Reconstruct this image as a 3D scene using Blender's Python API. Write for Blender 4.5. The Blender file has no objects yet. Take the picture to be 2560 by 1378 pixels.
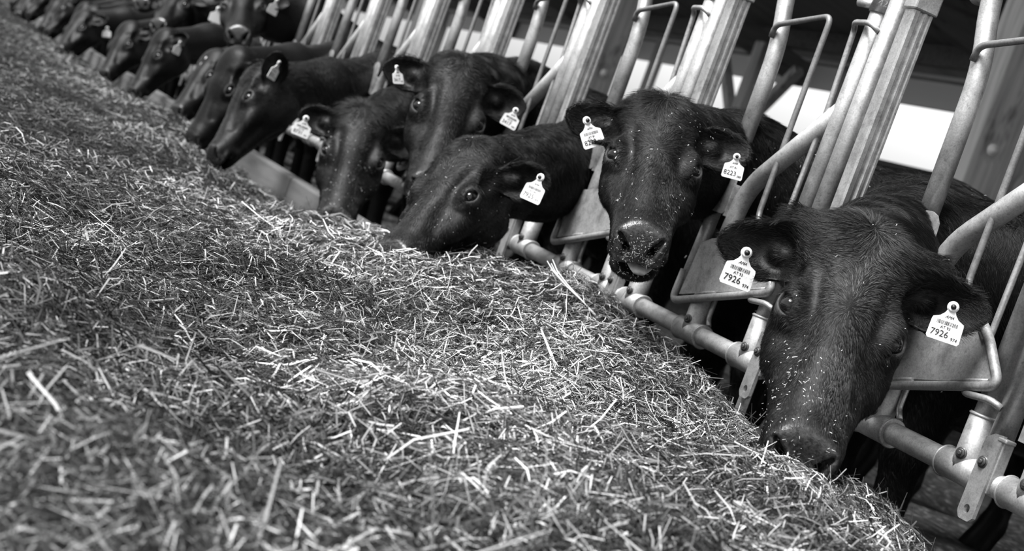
import bpy, bmesh, math, random
import numpy as np
from mathutils import Vector, Matrix

# ------------------------------------------------------------------ camera, sky, light, exposure
S = bpy.context.scene
COL = S.collection
F_PX, YAW, PITCH, ROLL = 4012.3, 0.400818, 0.069454, 0.351284
CAM = np.array([2.43916, -1.79388, 0.70717])


def cam_axes():
    cy, sy = math.cos(YAW), math.sin(YAW)
    fw = np.array([-cy * math.cos(PITCH), sy * math.cos(PITCH), -math.sin(PITCH)])
    r = np.cross(fw, [0, 0, 1.0])
    r /= np.linalg.norm(r)
    u = np.cross(r, fw)
    c, s = math.cos(ROLL), math.sin(ROLL)
    return fw, c * r + s * u, -s * r + c * u


FW, RT, UP = cam_axes()
cd = bpy.data.cameras.new('camera')
cam = bpy.data.objects.new('camera', cd)
COL.objects.link(cam)
cd.sensor_width = 36.0
cd.lens = F_PX / 2560 * 36.0
cd.clip_start, cd.clip_end = 0.05, 200
m = Matrix.Identity(4)
for i, ax in enumerate((RT, UP, -FW)):
    for j in range(3):
        m[j][i] = ax[j]
for j in range(3):
    m[j][3] = CAM[j]
cam.matrix_world = m
cd.dof.use_dof = True
cd.dof.focus_distance = 2.85
cd.dof.aperture_fstop = 6.3
S.camera = cam

w = bpy.data.worlds.new('overcast_sky')
S.world = w
w.use_nodes = True
nt = w.node_tree
nt.nodes.clear()
wo = nt.nodes.new('ShaderNodeOutputWorld')
bg = nt.nodes.new('ShaderNodeBackground')
tc = nt.nodes.new('ShaderNodeTexCoord')
sp = nt.nodes.new('ShaderNodeSeparateXYZ')
rp = nt.nodes.new('ShaderNodeValToRGB')
rp.color_ramp.elements[0].position = 0.0
rp.color_ramp.elements[0].color = (0.10, 0.10, 0.10, 1)
rp.color_ramp.elements[1].position = 0.12
rp.color_ramp.elements[1].color = (1.0, 1.0, 1.0, 1)
e = rp.color_ramp.elements.new(1.0)
e.color = (1.0, 1.0, 1.0, 1)
nt.links.new(tc.outputs['Generated'], sp.inputs[0])
nt.links.new(sp.outputs['Z'], rp.inputs[0])
nt.links.new(rp.outputs[0], bg.inputs['Color'])
bg.inputs['Strength'].default_value = 0.8
nt.links.new(bg.outputs[0], wo.inputs[0])

sd = bpy.data.lights.new('sun', 'SUN')
sd.energy = 5.0
sd.angle = math.radians(28)
sun = bpy.data.objects.new('sun', sd)
COL.objects.link(sun)
sun.rotation_euler = Vector((-0.12, 0.52, -0.84)).to_track_quat('-Z', 'Y').to_euler()
sun.location = (0, -6, 8)

S.view_settings.view_transform = 'Standard'
S.view_settings.look = 'None'
S.view_settings.gamma = 1.0
S.view_settings.use_curve_mapping = False
S.view_settings.exposure = 0.75

rng = np.random.default_rng(7)
random.seed(7)


# ------------------------------------------------------------------ helpers
def ray(u, v):
    return FW + RT * ((u - 1280) / F_PX) - UP * ((v - 689) / F_PX)


def at_y(u, v, y=0.0):
    d = ray(u, v)
    return CAM + d * ((y - CAM[1]) / d[1])


def at_d(u, v, depth):
    return CAM + ray(u, v) * depth


def mesh_np(name, V, Fq, smooth=True, Ft=None):
    """numpy verts and quads (and tris) to a mesh"""
    me = bpy.data.meshes.new(name)
    V = np.asarray(V, np.float32)
    loops, starts, n = [], [], 0
    parts = []
    if Fq is not None and len(Fq):
        parts.append(np.asarray(Fq, np.int32))
    if Ft is not None and len(Ft):
        parts.append(np.asarray(Ft, np.int32))
    for p in parts:
        starts.append(np.arange(len(p), dtype=np.int32) * p.shape[1] + n)
        loops.append(p.ravel())
        n += p.size
    loops = np.concatenate(loops)
    starts = np.concatenate(starts)
    me.vertices.add(len(V))
    me.vertices.foreach_set('co', V.ravel())
    me.loops.add(len(loops))
    me.loops.foreach_set('vertex_index', loops)
    me.polygons.add(len(starts))
    me.polygons.foreach_set('loop_start', starts)
    me.polygons.foreach_set('use_smooth', np.full(len(starts), smooth, bool))
    me.update(calc_edges=True)
    return me


def link(o, parent=None):
    COL.objects.link(o)
    if parent is not None:
        o.parent = parent
    return o


def tag(o, label=None, cat=None, group=None, kind=None):
    if label:
        o['label'] = label
    if cat:
        o['category'] = cat
    if group:
        o['group'] = group
    if kind:
        o['kind'] = kind
    return o


def empty(name, loc=(0, 0, 0)):
    o = bpy.data.objects.new(name, None)
    o.location = loc
    o.empty_display_size = 0.1
    return link(o)


def copy_tree(o, parent=None):
    c = o.copy()
    COL.objects.link(c)
    if parent is not None:
        c.parent = parent
    for ch in list(o.children):
        copy_tree(ch, c)
    return c


class MB:
    """collects shapes, builds ONE mesh object"""

    def __init__(self):
        self.v, self.f, self.s, self.m = [], [], [], []

    def add(self, V, Fs, smooth=True, mat=0):
        b = len(self.v)
        self.v += [tuple(map(float, p)) for p in V]
        self.f += [tuple(i + b for i in f) for f in Fs]
        self.s += [smooth] * len(Fs)
        self.m += [mat] * len(Fs)

    def tube(self, pts, r, seg=20, fillet=0.0, caps=True, mat=0):
        P = [np.array(p, float) for p in pts]
        if fillet > 0 and len(P) > 2:
            Q = [P[0]]
            for i in range(1, len(P) - 1):
                a, b, c = P[i - 1], P[i], P[i + 1]
                d1 = min(fillet, np.linalg.norm(a - b) * 0.48)
                d2 = min(fillet, np.linalg.norm(c - b) * 0.48)
                p0 = b + (a - b) / np.linalg.norm(a - b) * d1
                p2 = b + (c - b) / np.linalg.norm(c - b) * d2
                for k in range(8):
                    t = k / 7
                    Q.append((1 - t) ** 2 * p0 + 2 * t * (1 - t) * b + t * t * p2)
            Q.append(P[-1])
            P = Q
        n = len(P)
        rs = [r] * n if np.isscalar(r) else list(r)
        T = []
        for i in range(n):
            a, b = P[max(0, i - 1)], P[min(n - 1, i + 1)]
            T.append((b - a) / np.linalg.norm(b - a))
        ref = np.array([0, 1.0, 0]) if abs(T[0][1]) < 0.9 else np.array([1.0, 0, 0])
        V = []
        for i in range(n):
            ref = ref - T[i] * (ref @ T[i])
            ref /= np.linalg.norm(ref)
            b2 = np.cross(T[i], ref)
            for k in range(seg):
                a = 2 * math.pi * k / seg
                V.append(P[i] + rs[i] * (math.cos(a) * ref + math.sin(a) * b2))
        Fs = []
        for i in range(n - 1):
            for k in range(seg):
                k2 = (k + 1) % seg
                Fs.append((i * seg + k, i * seg + k2, (i + 1) * seg + k2, (i + 1) * seg + k))
        self.add(V, Fs, True, mat)
        if caps:
            b = len(self.v) - len(V)
            self.f += [tuple(b + k for k in range(seg))[::-1], tuple(b + (n - 1) * seg + k for k in range(seg))]
            self.s += [False, False]
            self.m += [mat, mat]

    def box(self, c, size, axes=None, bev=0.0, mat=0):
        c = np.array(c, float)
        A = np.eye(3) if axes is None else np.array(axes, float)
        h = np.array(size, float) / 2
        b = min(bev, h.min() * 0.9)
        if b <= 0:
            V = [c + A.T @ (h * np.array(s)) for s in
                 [(-1, -1, -1), (1, -1, -1), (1, 1, -1), (-1, 1, -1), (-1, -1, 1), (1, -1, 1), (1, 1, 1), (-1, 1, 1)]]
            self.add(V, [(3, 2, 1, 0), (4, 5, 6, 7), (0, 1, 5, 4), (1, 2, 6, 5), (2, 3, 7, 6), (3, 0, 4, 7)], False, mat)
            return
        bm = bmesh.new()
        bmesh.ops.create_cube(bm, size=1.0)
        for v in bm.verts:
            v.co = Vector((v.co.x * h[0] * 2, v.co.y * h[1] * 2, v.co.z * h[2] * 2))
        bmesh.ops.bevel(bm, geom=bm.edges[:], offset=b, segments=2, affect='EDGES', profile=0.5)
        bm.verts.index_update()
        V = [c + A.T @ np.array(v.co) for v in bm.verts]
        Fs = [tuple(v.index for v in f.verts) for f in bm.faces]
        bm.free()
        self.add(V, Fs, False, mat)

    def plate(self, outline, origin, ax, ay, thick, hole=None, hr=0.0, mat=0):
        """polygon (2-D) in the plane origin+ax,ay, extruded along ax x ay; optional round hole"""
        ax, ay = np.array(ax, float), np.array(ay, float)
        nz = np.cross(ax, ay)
        nz /= np.linalg.norm(nz)
        o = np.array(origin, float)
        P = [np.array(p, float) for p in outline]
        w3 = lambda p, h: o + ax * p[0] + ay * p[1] + nz * h
        if hole is None:
            n = len(P)
            V = [w3(p, thick / 2) for p in P] + [w3(p, -thick / 2) for p in P]
            Fs = [tuple(range(n)), tuple(range(2 * n - 1, n - 1, -1))]
            Fs += [(i, n + i, n + (i + 1) % n, (i + 1) % n) for i in range(n)]
            self.add(V, Fs, False, mat)
            return
        N = 40
        hc = np.array(hole, float)
        out = []
        for k in range(N):
            a = 2 * math.pi * k / N
            d = np.array([math.cos(a), math.sin(a)])
            best = None
            for i in range(len(P)):
                p, q = P[i] - hc, P[(i + 1) % len(P)] - hc
                e = q - p
                den = d[0] * (-e[1]) + d[1] * e[0]
                if abs(den) < 1e-12:
                    continue
                t = (p[0] * (-e[1]) + p[1] * e[0]) / den
                s_ = (d[0] * p[1] - d[1] * p[0]) / den
                if t > 0 and -1e-6 <= s_ <= 1 + 1e-6 and (best is None or t < best):
                    best = t
            out.append(hc + d * (best or hr * 2))
        inn = [hc + hr * np.array([math.cos(2 * math.pi * k / N), math.sin(2 * math.pi * k / N)]) for k in range(N)]
        V = [w3(p, thick / 2) for p in out] + [w3(p, thick / 2) for p in inn] + \
            [w3(p, -thick / 2) for p in out] + [w3(p, -thick / 2) for p in inn]
        Fs = []
        for k in range(N):
            j = (k + 1) % N
            Fs += [(k, j, N + j, N + k), (2 * N + j, 2 * N + k, 3 * N + k, 3 * N + j),
                   (j, k, 2 * N + k, 2 * N + j), (N + k, N + j, 3 * N + j, 3 * N + k)]
        self.add(V, Fs, False, mat)

    def lathe(self, prof, c, axis, seg=20, mat=0):
        axis = np.array(axis, float)
        axis /= np.linalg.norm(axis)
        a1 = np.cross(axis, [0, 0, 1.0] if abs(axis[2]) < 0.9 else [1.0, 0, 0])
        a1 /= np.linalg.norm(a1)
        a2 = np.cross(axis, a1)
        V = []
        for r, h in prof:
            for k in range(seg):
                a = 2 * math.pi * k / seg
                V.append(np.array(c, float) + axis * h + r * (math.cos(a) * a1 + math.sin(a) * a2))
        n = len(prof)
        Fs = [(i * seg + k, i * seg + (k + 1) % seg, (i + 1) * seg + (k + 1) % seg, (i + 1) * seg + k)
              for i in range(n - 1) for k in range(seg)]
        self.add(V, Fs, True, mat)
        b = len(self.v) - len(V)
        if prof[-1][0] > 1e-6:
            self.f.append(tuple(b + (n - 1) * seg + k for k in range(seg)))
            self.s.append(False)
            self.m.append(mat)
        if prof[0][0] > 1e-6:
            self.f.append(tuple(b + k for k in range(seg))[::-1])
            self.s.append(False)
            self.m.append(mat)

    def build(self, name, mats, parent=None):
        me = bpy.data.meshes.new(name)
        me.from_pydata(self.v, [], self.f)
        me.polygons.foreach_set('use_smooth', self.s)
        me.polygons.foreach_set('material_index', self.m)
        for mt in (mats if isinstance(mats, (list, tuple)) else [mats]):
            me.materials.append(mt)
        bm = bmesh.new()
        bm.from_mesh(me)
        bmesh.ops.recalc_face_normals(bm, faces=bm.faces)
        bm.to_mesh(me)
        bm.free()
        me.update()
        return link(bpy.data.objects.new(name, me), parent)


# ------------------------------------------------------------------ materials
def grey(v):
    return (v, v, v, 1)


def mat(name, base=0.5, rough=0.5, metal=0.0, spec=0.5, coat=0.0):
    mt = bpy.data.materials.new(name)
    mt.use_nodes = True
    b = mt.node_tree.nodes['Principled BSDF']
    b.inputs['Base Color'].default_value = grey(base)
    b.inputs['Roughness'].default_value = rough
    b.inputs['Metallic'].default_value = metal
    b.inputs['Specular IOR Level'].default_value = spec
    b.inputs['Coat Weight'].default_value = coat
    return mt, mt.node_tree, b


def noise_ramp(nt, scale, stops, detail=6, coord='Object', stretch=None, rough=0.6):
    tc = nt.nodes.new('ShaderNodeTexCoord')
    n = nt.nodes.new('ShaderNodeTexNoise')
    n.inputs['Scale'].default_value = scale
    n.inputs['Detail'].default_value = detail
    n.inputs['Roughness'].default_value = rough
    src = tc.outputs[coord]
    if stretch:
        mp = nt.nodes.new('ShaderNodeMapping')
        mp.inputs['Scale'].default_value = stretch
        nt.links.new(src, mp.inputs[0])
        src = mp.outputs[0]
    nt.links.new(src, n.inputs['Vector'])
    r = nt.nodes.new('ShaderNodeValToRGB')
    r.color_ramp.elements[0].position, r.color_ramp.elements[0].color = stops[0][0], grey(stops[0][1])
    r.color_ramp.elements[1].position, r.color_ramp.elements[1].color = stops[-1][0], grey(stops[-1][1])
    for p, c in stops[1:-1]:
        r.color_ramp.elements.new(p).color = grey(c)
    nt.links.new(n.outputs[0], r.inputs[0])
    return n, r


def mult(nt, a, b, fac=1.0):
    mx = nt.nodes.new('ShaderNodeMix')
    mx.data_type = 'RGBA'
    mx.blend_type = 'MULTIPLY'
    mx.inputs[0].default_value = fac
    nt.links.new(a, mx.inputs[6])
    nt.links.new(b, mx.inputs[7])
    return mx.outputs[2]


def bump(nt, src, b, strength, dist=0.002):
    bp = nt.nodes.new('ShaderNodeBump')
    bp.inputs['Strength'].default_value = strength
    bp.inputs['Distance'].default_value = dist
    nt.links.new(src, bp.inputs['Height'])
    nt.links.new(bp.outputs[0], b.inputs['Normal'])


def galvanised(name, base, rough, metal, worn):
    mt, nt, b = mat(name, base, rough, metal)
    n1, r1 = noise_ramp(nt, 17, [(0.28, base * worn), (0.5, base), (0.7, min(.9, base * 1.25))], 10, rough=0.68)
    n2, r2 = noise_ramp(nt, 85, [(0.33, 0.35), (0.43, 1.0)], 6, rough=0.7)
    n4, r4 = noise_ramp(nt, 300, [(0.35, 0.72), (0.6, 1.0)], 3)
    nt.links.new(mult(nt, mult(nt, r1.outputs[0], r2.outputs[0], 0.5), r4.outputs[0], .8), b.inputs['Base Color'])
    n3, r3 = noise_ramp(nt, 40, [(0.3, rough * 0.85), (0.7, min(1, rough * 1.4))], 5)
    nt.links.new(r3.outputs[0], b.inputs['Roughness'])
    bump(nt, n2.outputs[0], b, 0.15, 0.001)
    return mt


GALV = galvanised('galvanised_steel', 0.49, 0.40, 0.75, 0.58)
GALV3 = galvanised('stained_galvanised_steel', 0.40, 0.46, 0.6, 0.5)
GALV2 = galvanised('weathered_galvanised_steel', 0.44, 0.42, 0.75, 0.5)
RODM = galvanised('tarnished_rod_steel', 0.24, 0.45, 0.55, 0.5)
PLATEM = galvanised('scuffed_plate_steel', 0.33, 0.55, 0.4, 0.35)
BOLTM = galvanised('dark_bolt_steel', 0.10, 0.4, 0.7, 0.5)
BOLTL = galvanised('bright_bolt_steel', 0.5, 0.35, 0.7, 0.6)


def wood(name, base, axis):
    mt, nt, b = mat(name, base, 0.75)
    st = [14, 14, 14]
    st[axis] = 0.9
    n1, r1 = noise_ramp(nt, 1.6, [(0.25, base * 0.45), (0.5, base), (0.8, base * 1.35)], 8, stretch=st)
    n2, r2 = noise_ramp(nt, 2.3, [(0.30, 0.25), (0.40, 1.0)], 3, stretch=[3 if i != axis else 1.2 for i in range(3)])
    nt.links.new(mult(nt, r1.outputs[0], r2.outputs[0], 0.8), b.inputs['Base Color'])
    bump(nt, n1.outputs[0], b, 0.3, 0.004)
    return mt


WOOD_Z = wood('weathered_timber_upright', 0.42, 2)
WOOD_X = wood('weathered_timber_board', 0.10, 0)
DARKWOOD = wood('dark_roof_timber', 0.15, 1)


# ------------------------------------------------------------------ hay height field (also used to rest things on it)
def nz2(x, y, seed, sc):
    """cheap smooth 2-D value noise"""
    r = np.random.default_rng(seed)
    G = r.random((64, 64)).astype(np.float32)
    X, Y = np.asarray(x) * sc + 500.3, np.asarray(y) * sc + 500.7
    xi, yi = np.floor(X).astype(int), np.floor(Y).astype(int)
    fx, fy = X - xi, Y - yi
    fx, fy = fx * fx * (3 - 2 * fx), fy * fy * (3 - 2 * fy)
    g = lambda a, b: G[a % 64, b % 64]
    return (g(xi, yi) * (1 - fx) + g(xi + 1, yi) * fx) * (1 - fy) + (g(xi, yi + 1) * (1 - fx) + g(xi + 1, yi + 1) * fx) * fy - 0.5


def sstep(a, b, x):
    t = np.clip((x - a) / (b - a), 0, 1)
    return t * t * (3 - 2 * t)


HAY_PTS = np.array([  # x, y, crest height
    (-1.96, -.30, .36), (-2.20, -.42, .335), (-1.40, -.28, .460), (-1.05, -.20, .500), (-.86, -.17, .485), (-.64, -.15, .450), (-.42, -.13, .435),
    (-.24, -.13, .395), (-.08, -.13, .365), (.19, -.15, .370), (.34, -.15, .355), (.46, -.15, .335), (.62, -.30, .370), (.50, -.48, .410),
    (.34, -.36, .395), (.02, -.30, .335), (.10, -.55, .335), (.30, -.62, .385), (-.20, -.42, .405), (-.55, -.50, .420), (-1.0, -.55, .415), (-1.5, -.60, .385),
    (.85, -.60, .39), (.95, -.95, .375), (.45, -.90, .385), (0, -1.0, .36), (-.6, -1.0, .36), (-1.3, -1.1, .325), (-2.0, -.80, .31),
    (-2.7, -.60, .25), (-2.5, -1.1, .29), (-3.3, -.45, .22), (-3.4, -.9, .30), (1.4, -1.2, .36), (1.0, -1.5, .34), (0.3, -1.6, .33), (-.8, -1.7, .30),
    (-4.2, -.32, .235), (-4.6, -.6, .31), (-5.4, -.45, .345), (-6.2, -.5, .30), (-7.4, -.45, .29), (-8.4, -.42, .25), (-9.5, -.5, .29),
    (-2.75, -.20, .16), (-2.3, -.12, .22), (-3.4, -.18, .13), (-1.7, -.08, .33), (-.9, -.02, .40), (-1.2, -.04, .40), (-.3, -.02, .34), (.3, -.03, .30)])


def hay_base(x, y):
    return 0.30 - 0.12 * sstep(-0.60, -0.10, y) - 0.12 * sstep(-2.1, -3.6, y)


def hay_kernel(x, y):
    sx = .26 + .10 * np.clip(-HAY_PTS[:, 0] - 1.5, 0, 8)
    sy = .20 + .012 * np.clip(-HAY_PTS[:, 0], 0, 9)
    return np.exp(-((np.asarray(x)[..., None] - HAY_PTS[:, 0]) / sx) ** 2 - ((np.asarray(y)[..., None] - HAY_PTS[:, 1]) / sy) ** 2)


_K = hay_kernel(HAY_PTS[:, 0], HAY_PTS[:, 1])
HAY_W = np.linalg.solve(_K.T @ _K + .02 * np.eye(len(HAY_PTS)), _K.T @ (HAY_PTS[:, 2] - hay_base(HAY_PTS[:, 0], HAY_PTS[:, 1])))


def hay_h(x, y):
    x, y = np.asarray(x, float), np.asarray(y, float)
    h = hay_base(x, y)
    out = np.empty_like(h)
    hf, xf, yf, of = h.ravel(), x.ravel(), y.ravel(), out.reshape(-1)
    for i in range(0, len(hf), 100000):
        of[i:i + 100000] = hf[i:i + 100000] + hay_kernel(xf[i:i + 100000], yf[i:i + 100000]) @ HAY_W
    h = of.reshape(h.shape)
    h = h + 0.040 * nz2(x, y, 3, 1.7) * sstep(-1.5, -3, x) + 0.036 * nz2(x, y, 4, 4.6) + 0.024 * nz2(x, y, 5, 11)
    h = h - 0.16 * sstep(-0.03, 0.07, y)
    return np.maximum(h, 0.0)


# ------------------------------------------------------------------ setting
LANE, nt, b = mat('concrete_feed_lane', 0.22, 0.85)
n1, r1 = noise_ramp(nt, 5, [(0.3, 0.12), (0.7, 0.28)], 8)
nt.links.new(r1.outputs[0], b.inputs['Base Color'])
bump(nt, n1.outputs[0], b, 0.3, 0.01)
MUCK, nt, b = mat('trodden_straw_and_muck', 0.06, 0.8)
n1, r1 = noise_ramp(nt, 26, [(0.38, 0.008), (0.54, 0.035), (0.68, 0.16)], 10, stretch=[1, 1.4, 1])
nt.links.new(r1.outputs[0], b.inputs['Base Color'])
bump(nt, n1.outputs[0], b, 0.7, 0.03)
DARKROOF, nt, b = mat('dark_roof_cladding', 0.10, 0.8)
n1, r1 = noise_ramp(nt, 1.2, [(0.3, 0.16), (0.7, 0.28)], 4, stretch=[6, 0.4, 1])
nt.links.new(r1.outputs[0], b.inputs['Base Color'])
PALEBOARD, nt, b = mat('pale_fascia_board', 0.80, 0.7)
WHITEWALL, nt, b = mat('white_rendered_wall', 0.85, 0.8)
METSTRIP, nt, b = mat('grey_metal_strip', 0.8, 0.4, 0.2)

mb = MB()
mb.box((-14, -4.5, -0.05), (44, 9.0, 0.1))
tag(mb.build('floor', LANE), 'grey concrete feed lane under the hay', 'floor', kind='structure')

xs, ys = np.linspace(-34, 6, 161), np.linspace(0.0, 9.0, 73)
X, Y = np.meshgrid(xs, ys, indexing='ij')
Z = 0.03 + 0.07 * nz2(X, Y, 11, 2.2) + 0.05 * nz2(X, Y, 12, 6.0)
idx = np.arange(X.size).reshape(X.shape)
Fq = np.stack([idx[:-1, :-1], idx[1:, :-1], idx[1:, 1:], idx[:-1, 1:]], -1).reshape(-1, 4)
me = mesh_np('ground', np.stack([X, Y, Z], -1).reshape(-1, 3), Fq)
me.materials.append(MUCK)
tag(link(bpy.data.objects.new('ground', me)), 'dark trodden muck and straw of the cattle pen floor', 'ground', kind='structure')

# roof over the pen: mono-pitch cladding on purlins, open towards the feed lane
RZ = lambda y: 3.05 + 0.20 * (7.4 - y)
mb = MB()
y0, y1 = -0.35, 8.4
mb.add([(-36, y0, RZ(y0)), (6, y0, RZ(y0)), (6, y1, RZ(y1)), (-36, y1, RZ(y1)),
        (-36, y0, RZ(y0) + .06), (6, y0, RZ(y0) + .06), (6, y1, RZ(y1) + .06), (-36, y1, RZ(y1) + .06)],
       [(3, 2, 1, 0), (4, 5, 6, 7), (0, 1, 5, 4), (1, 2, 6, 5), (2, 3, 7, 6), (3, 0, 4, 7)], False)
ceil = tag(mb.build('ceiling', DARKROOF), 'dark sloping barn roof above the cattle', 'ceiling', kind='structure')
for y in (0.6, 1.9, 3.2, 4.5, 5.8, 7.1):
    mb = MB()
    mb.box((-15, y, RZ(y) - 0.11), (42, 0.10, 0.20))
    mb.build('purlin', DARKWOOD, ceil)
for k in range(8):
    x = -4.1 - 4.65 * k
    mb = MB()
    ln = math.hypot(7.6, 0.20 * 7.6)
    a = math.atan(-0.20)
    mb.box((x, 3.6, RZ(3.6) - 0.37), (0.14, ln, 0.28), axes=[[1, 0, 0], [0, math.cos(a), math.sin(a)], [0, -math.sin(a), math.cos(a)]])
    mb.build('rafter', DARKWOOD, ceil)

# far long side: low boarding, open strip to the sky, pale fascia under the eaves
mb = MB()
mb.box((-15, 7.45, 0.98), (42, 0.06, 1.96))
wb = tag(mb.build('wall_back', WOOD_X), 'low boarded rear wall of the cattle shed below a bright opening', 'wall', kind='structure')
mb = MB()
mb.box((-15, 7.45, 2.69), (42, 0.06, 0.26))
mb.build('fascia_board', PALEBOARD, wb)
mb = MB()
mb.box((-15, 7.38, 2.86), (42, 0.05, 0.03))
mb.build('gutter_strip', METSTRIP, wb)
for k in range(9):
    mb = MB()
    mb.box((-3.2 - 4.65 * k, 7.40, 1.42), (0.13, 0.13, 2.84))
    mb.build('wall_post', WOOD_Z, wb)

# timber uprights of the shed with knee braces and steel washers
WASHER, nt, b = mat('pale_zinc_washer', 0.75, 0.5)


def timber_post(x, y, label):
    r = empty('timber_post', (x, y, 0))
    tag(r, label, 'post', 'timber uprights of the cattle shed')
    mb = MB()
    hp = RZ(y) - 0.56
    mb.box((0, 0, hp / 2), (0.19, 0.19, hp), bev=0.012)
    mb.build('upright', WOOD_Z, r)
    for s in (-1, 1):
        mb = MB()
        d = np.array([0.75 * s, 0, 0.75])
        L = np.linalg.norm(d)
        d /= L
        mb.box((0.42 * s, 0, RZ(y) - 1.15), (0.09, 0.11, L), axes=[np.cross([0, 1, 0], d), [0, 1, 0], d], bev=0.008)
        mb.build('knee_brace', WOOD_Z, r)
    for zz in (1.52, 2.25):
        mb = MB()
        mb.lathe([(0.032, 0), (0.032, 0.006), (0.016, 0.007), (0.014, 0.016), (0.0, 0.017)], (0.097, 0.0, zz), (1, 0, 0))
        mb.build('washer_bolt', WASHER, r)
    return r


for k, lb in enumerate(['knotty timber upright with a pale washer bolt behind the rightmost bent tube',
                        'timber upright behind the post bundle left of the cow showing its tongue',
                        'timber upright seen between two tubes above the cow with both eyes on the camera',
                        'timber upright rising behind the row of lowered middle heads',
                        'timber upright deep in the shed behind the farthest fence sections']):
    timber_post(-4.0 - 4.65 * k, 3.0, lb)
timber_post(-12.4, 6.3, 'dark timber upright with paired bolts and braces against the bright rear opening')
timber_post(-7.9, 6.3, 'pale timber upright at the far right beside the knotty post')

# kerb board along the feed lane
mb = MB()
for k in range(8):
    mb.box((4.6 - 3.0 * k - 1.5, 0.0, 0.15), (2.97, 0.075, 0.29), bev=0.01)
tag(mb.build('trim_1', WOOD_X), 'weathered timber kerb between the hay and the cattle', 'kerb', kind='structure')


# ------------------------------------------------------------------ feed fence: one section and one swinging neck bar per stall
PITCH_X = 0.75


def bolt(mb, c, axis, r=0.0070, h=0.0065):
    axis = np.array(axis, float)
    mb.lathe([(r * 1.45, 0), (r * 1.45, 0.0025), (r * 1.1, 0.003)], c, axis, 20)
    mb.lathe([(r * 1.15, 0.002), (r * 1.15, h * 0.85), (r * 1.0, h)], c, axis, 6)
    mb.lathe([(r * 0.55, h), (r * 0.55, h * 1.5), (r * 0.4, h * 1.6)], c, axis, 12)


TZ = 1.46   # upper rail


def text_mesh(body, size, shear=0.0, align='CENTER', extr=0.0002):
    cu = bpy.data.curves.new('lettering', 'FONT')
    cu.body, cu.size, cu.shear = body, size, shear
    cu.align_x, cu.align_y = align, 'CENTER'
    cu.extrude, cu.resolution_u = extr, 3
    o = bpy.data.objects.new('lettering', cu)
    COL.objects.link(o)
    dg = bpy.context.evaluated_depsgraph_get()
    me = o.evaluated_get(dg).to_mesh()
    V = np.array([v.co for v in me.vertices]).reshape(-1, 3)
    Fs = [tuple(p.vertices) for p in me.polygons]
    o.evaluated_get(dg).to_mesh_clear()
    COL.objects.unlink(o)
    bpy.data.objects.remove(o)
    bpy.data.curves.remove(cu)
    return V, Fs


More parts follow.
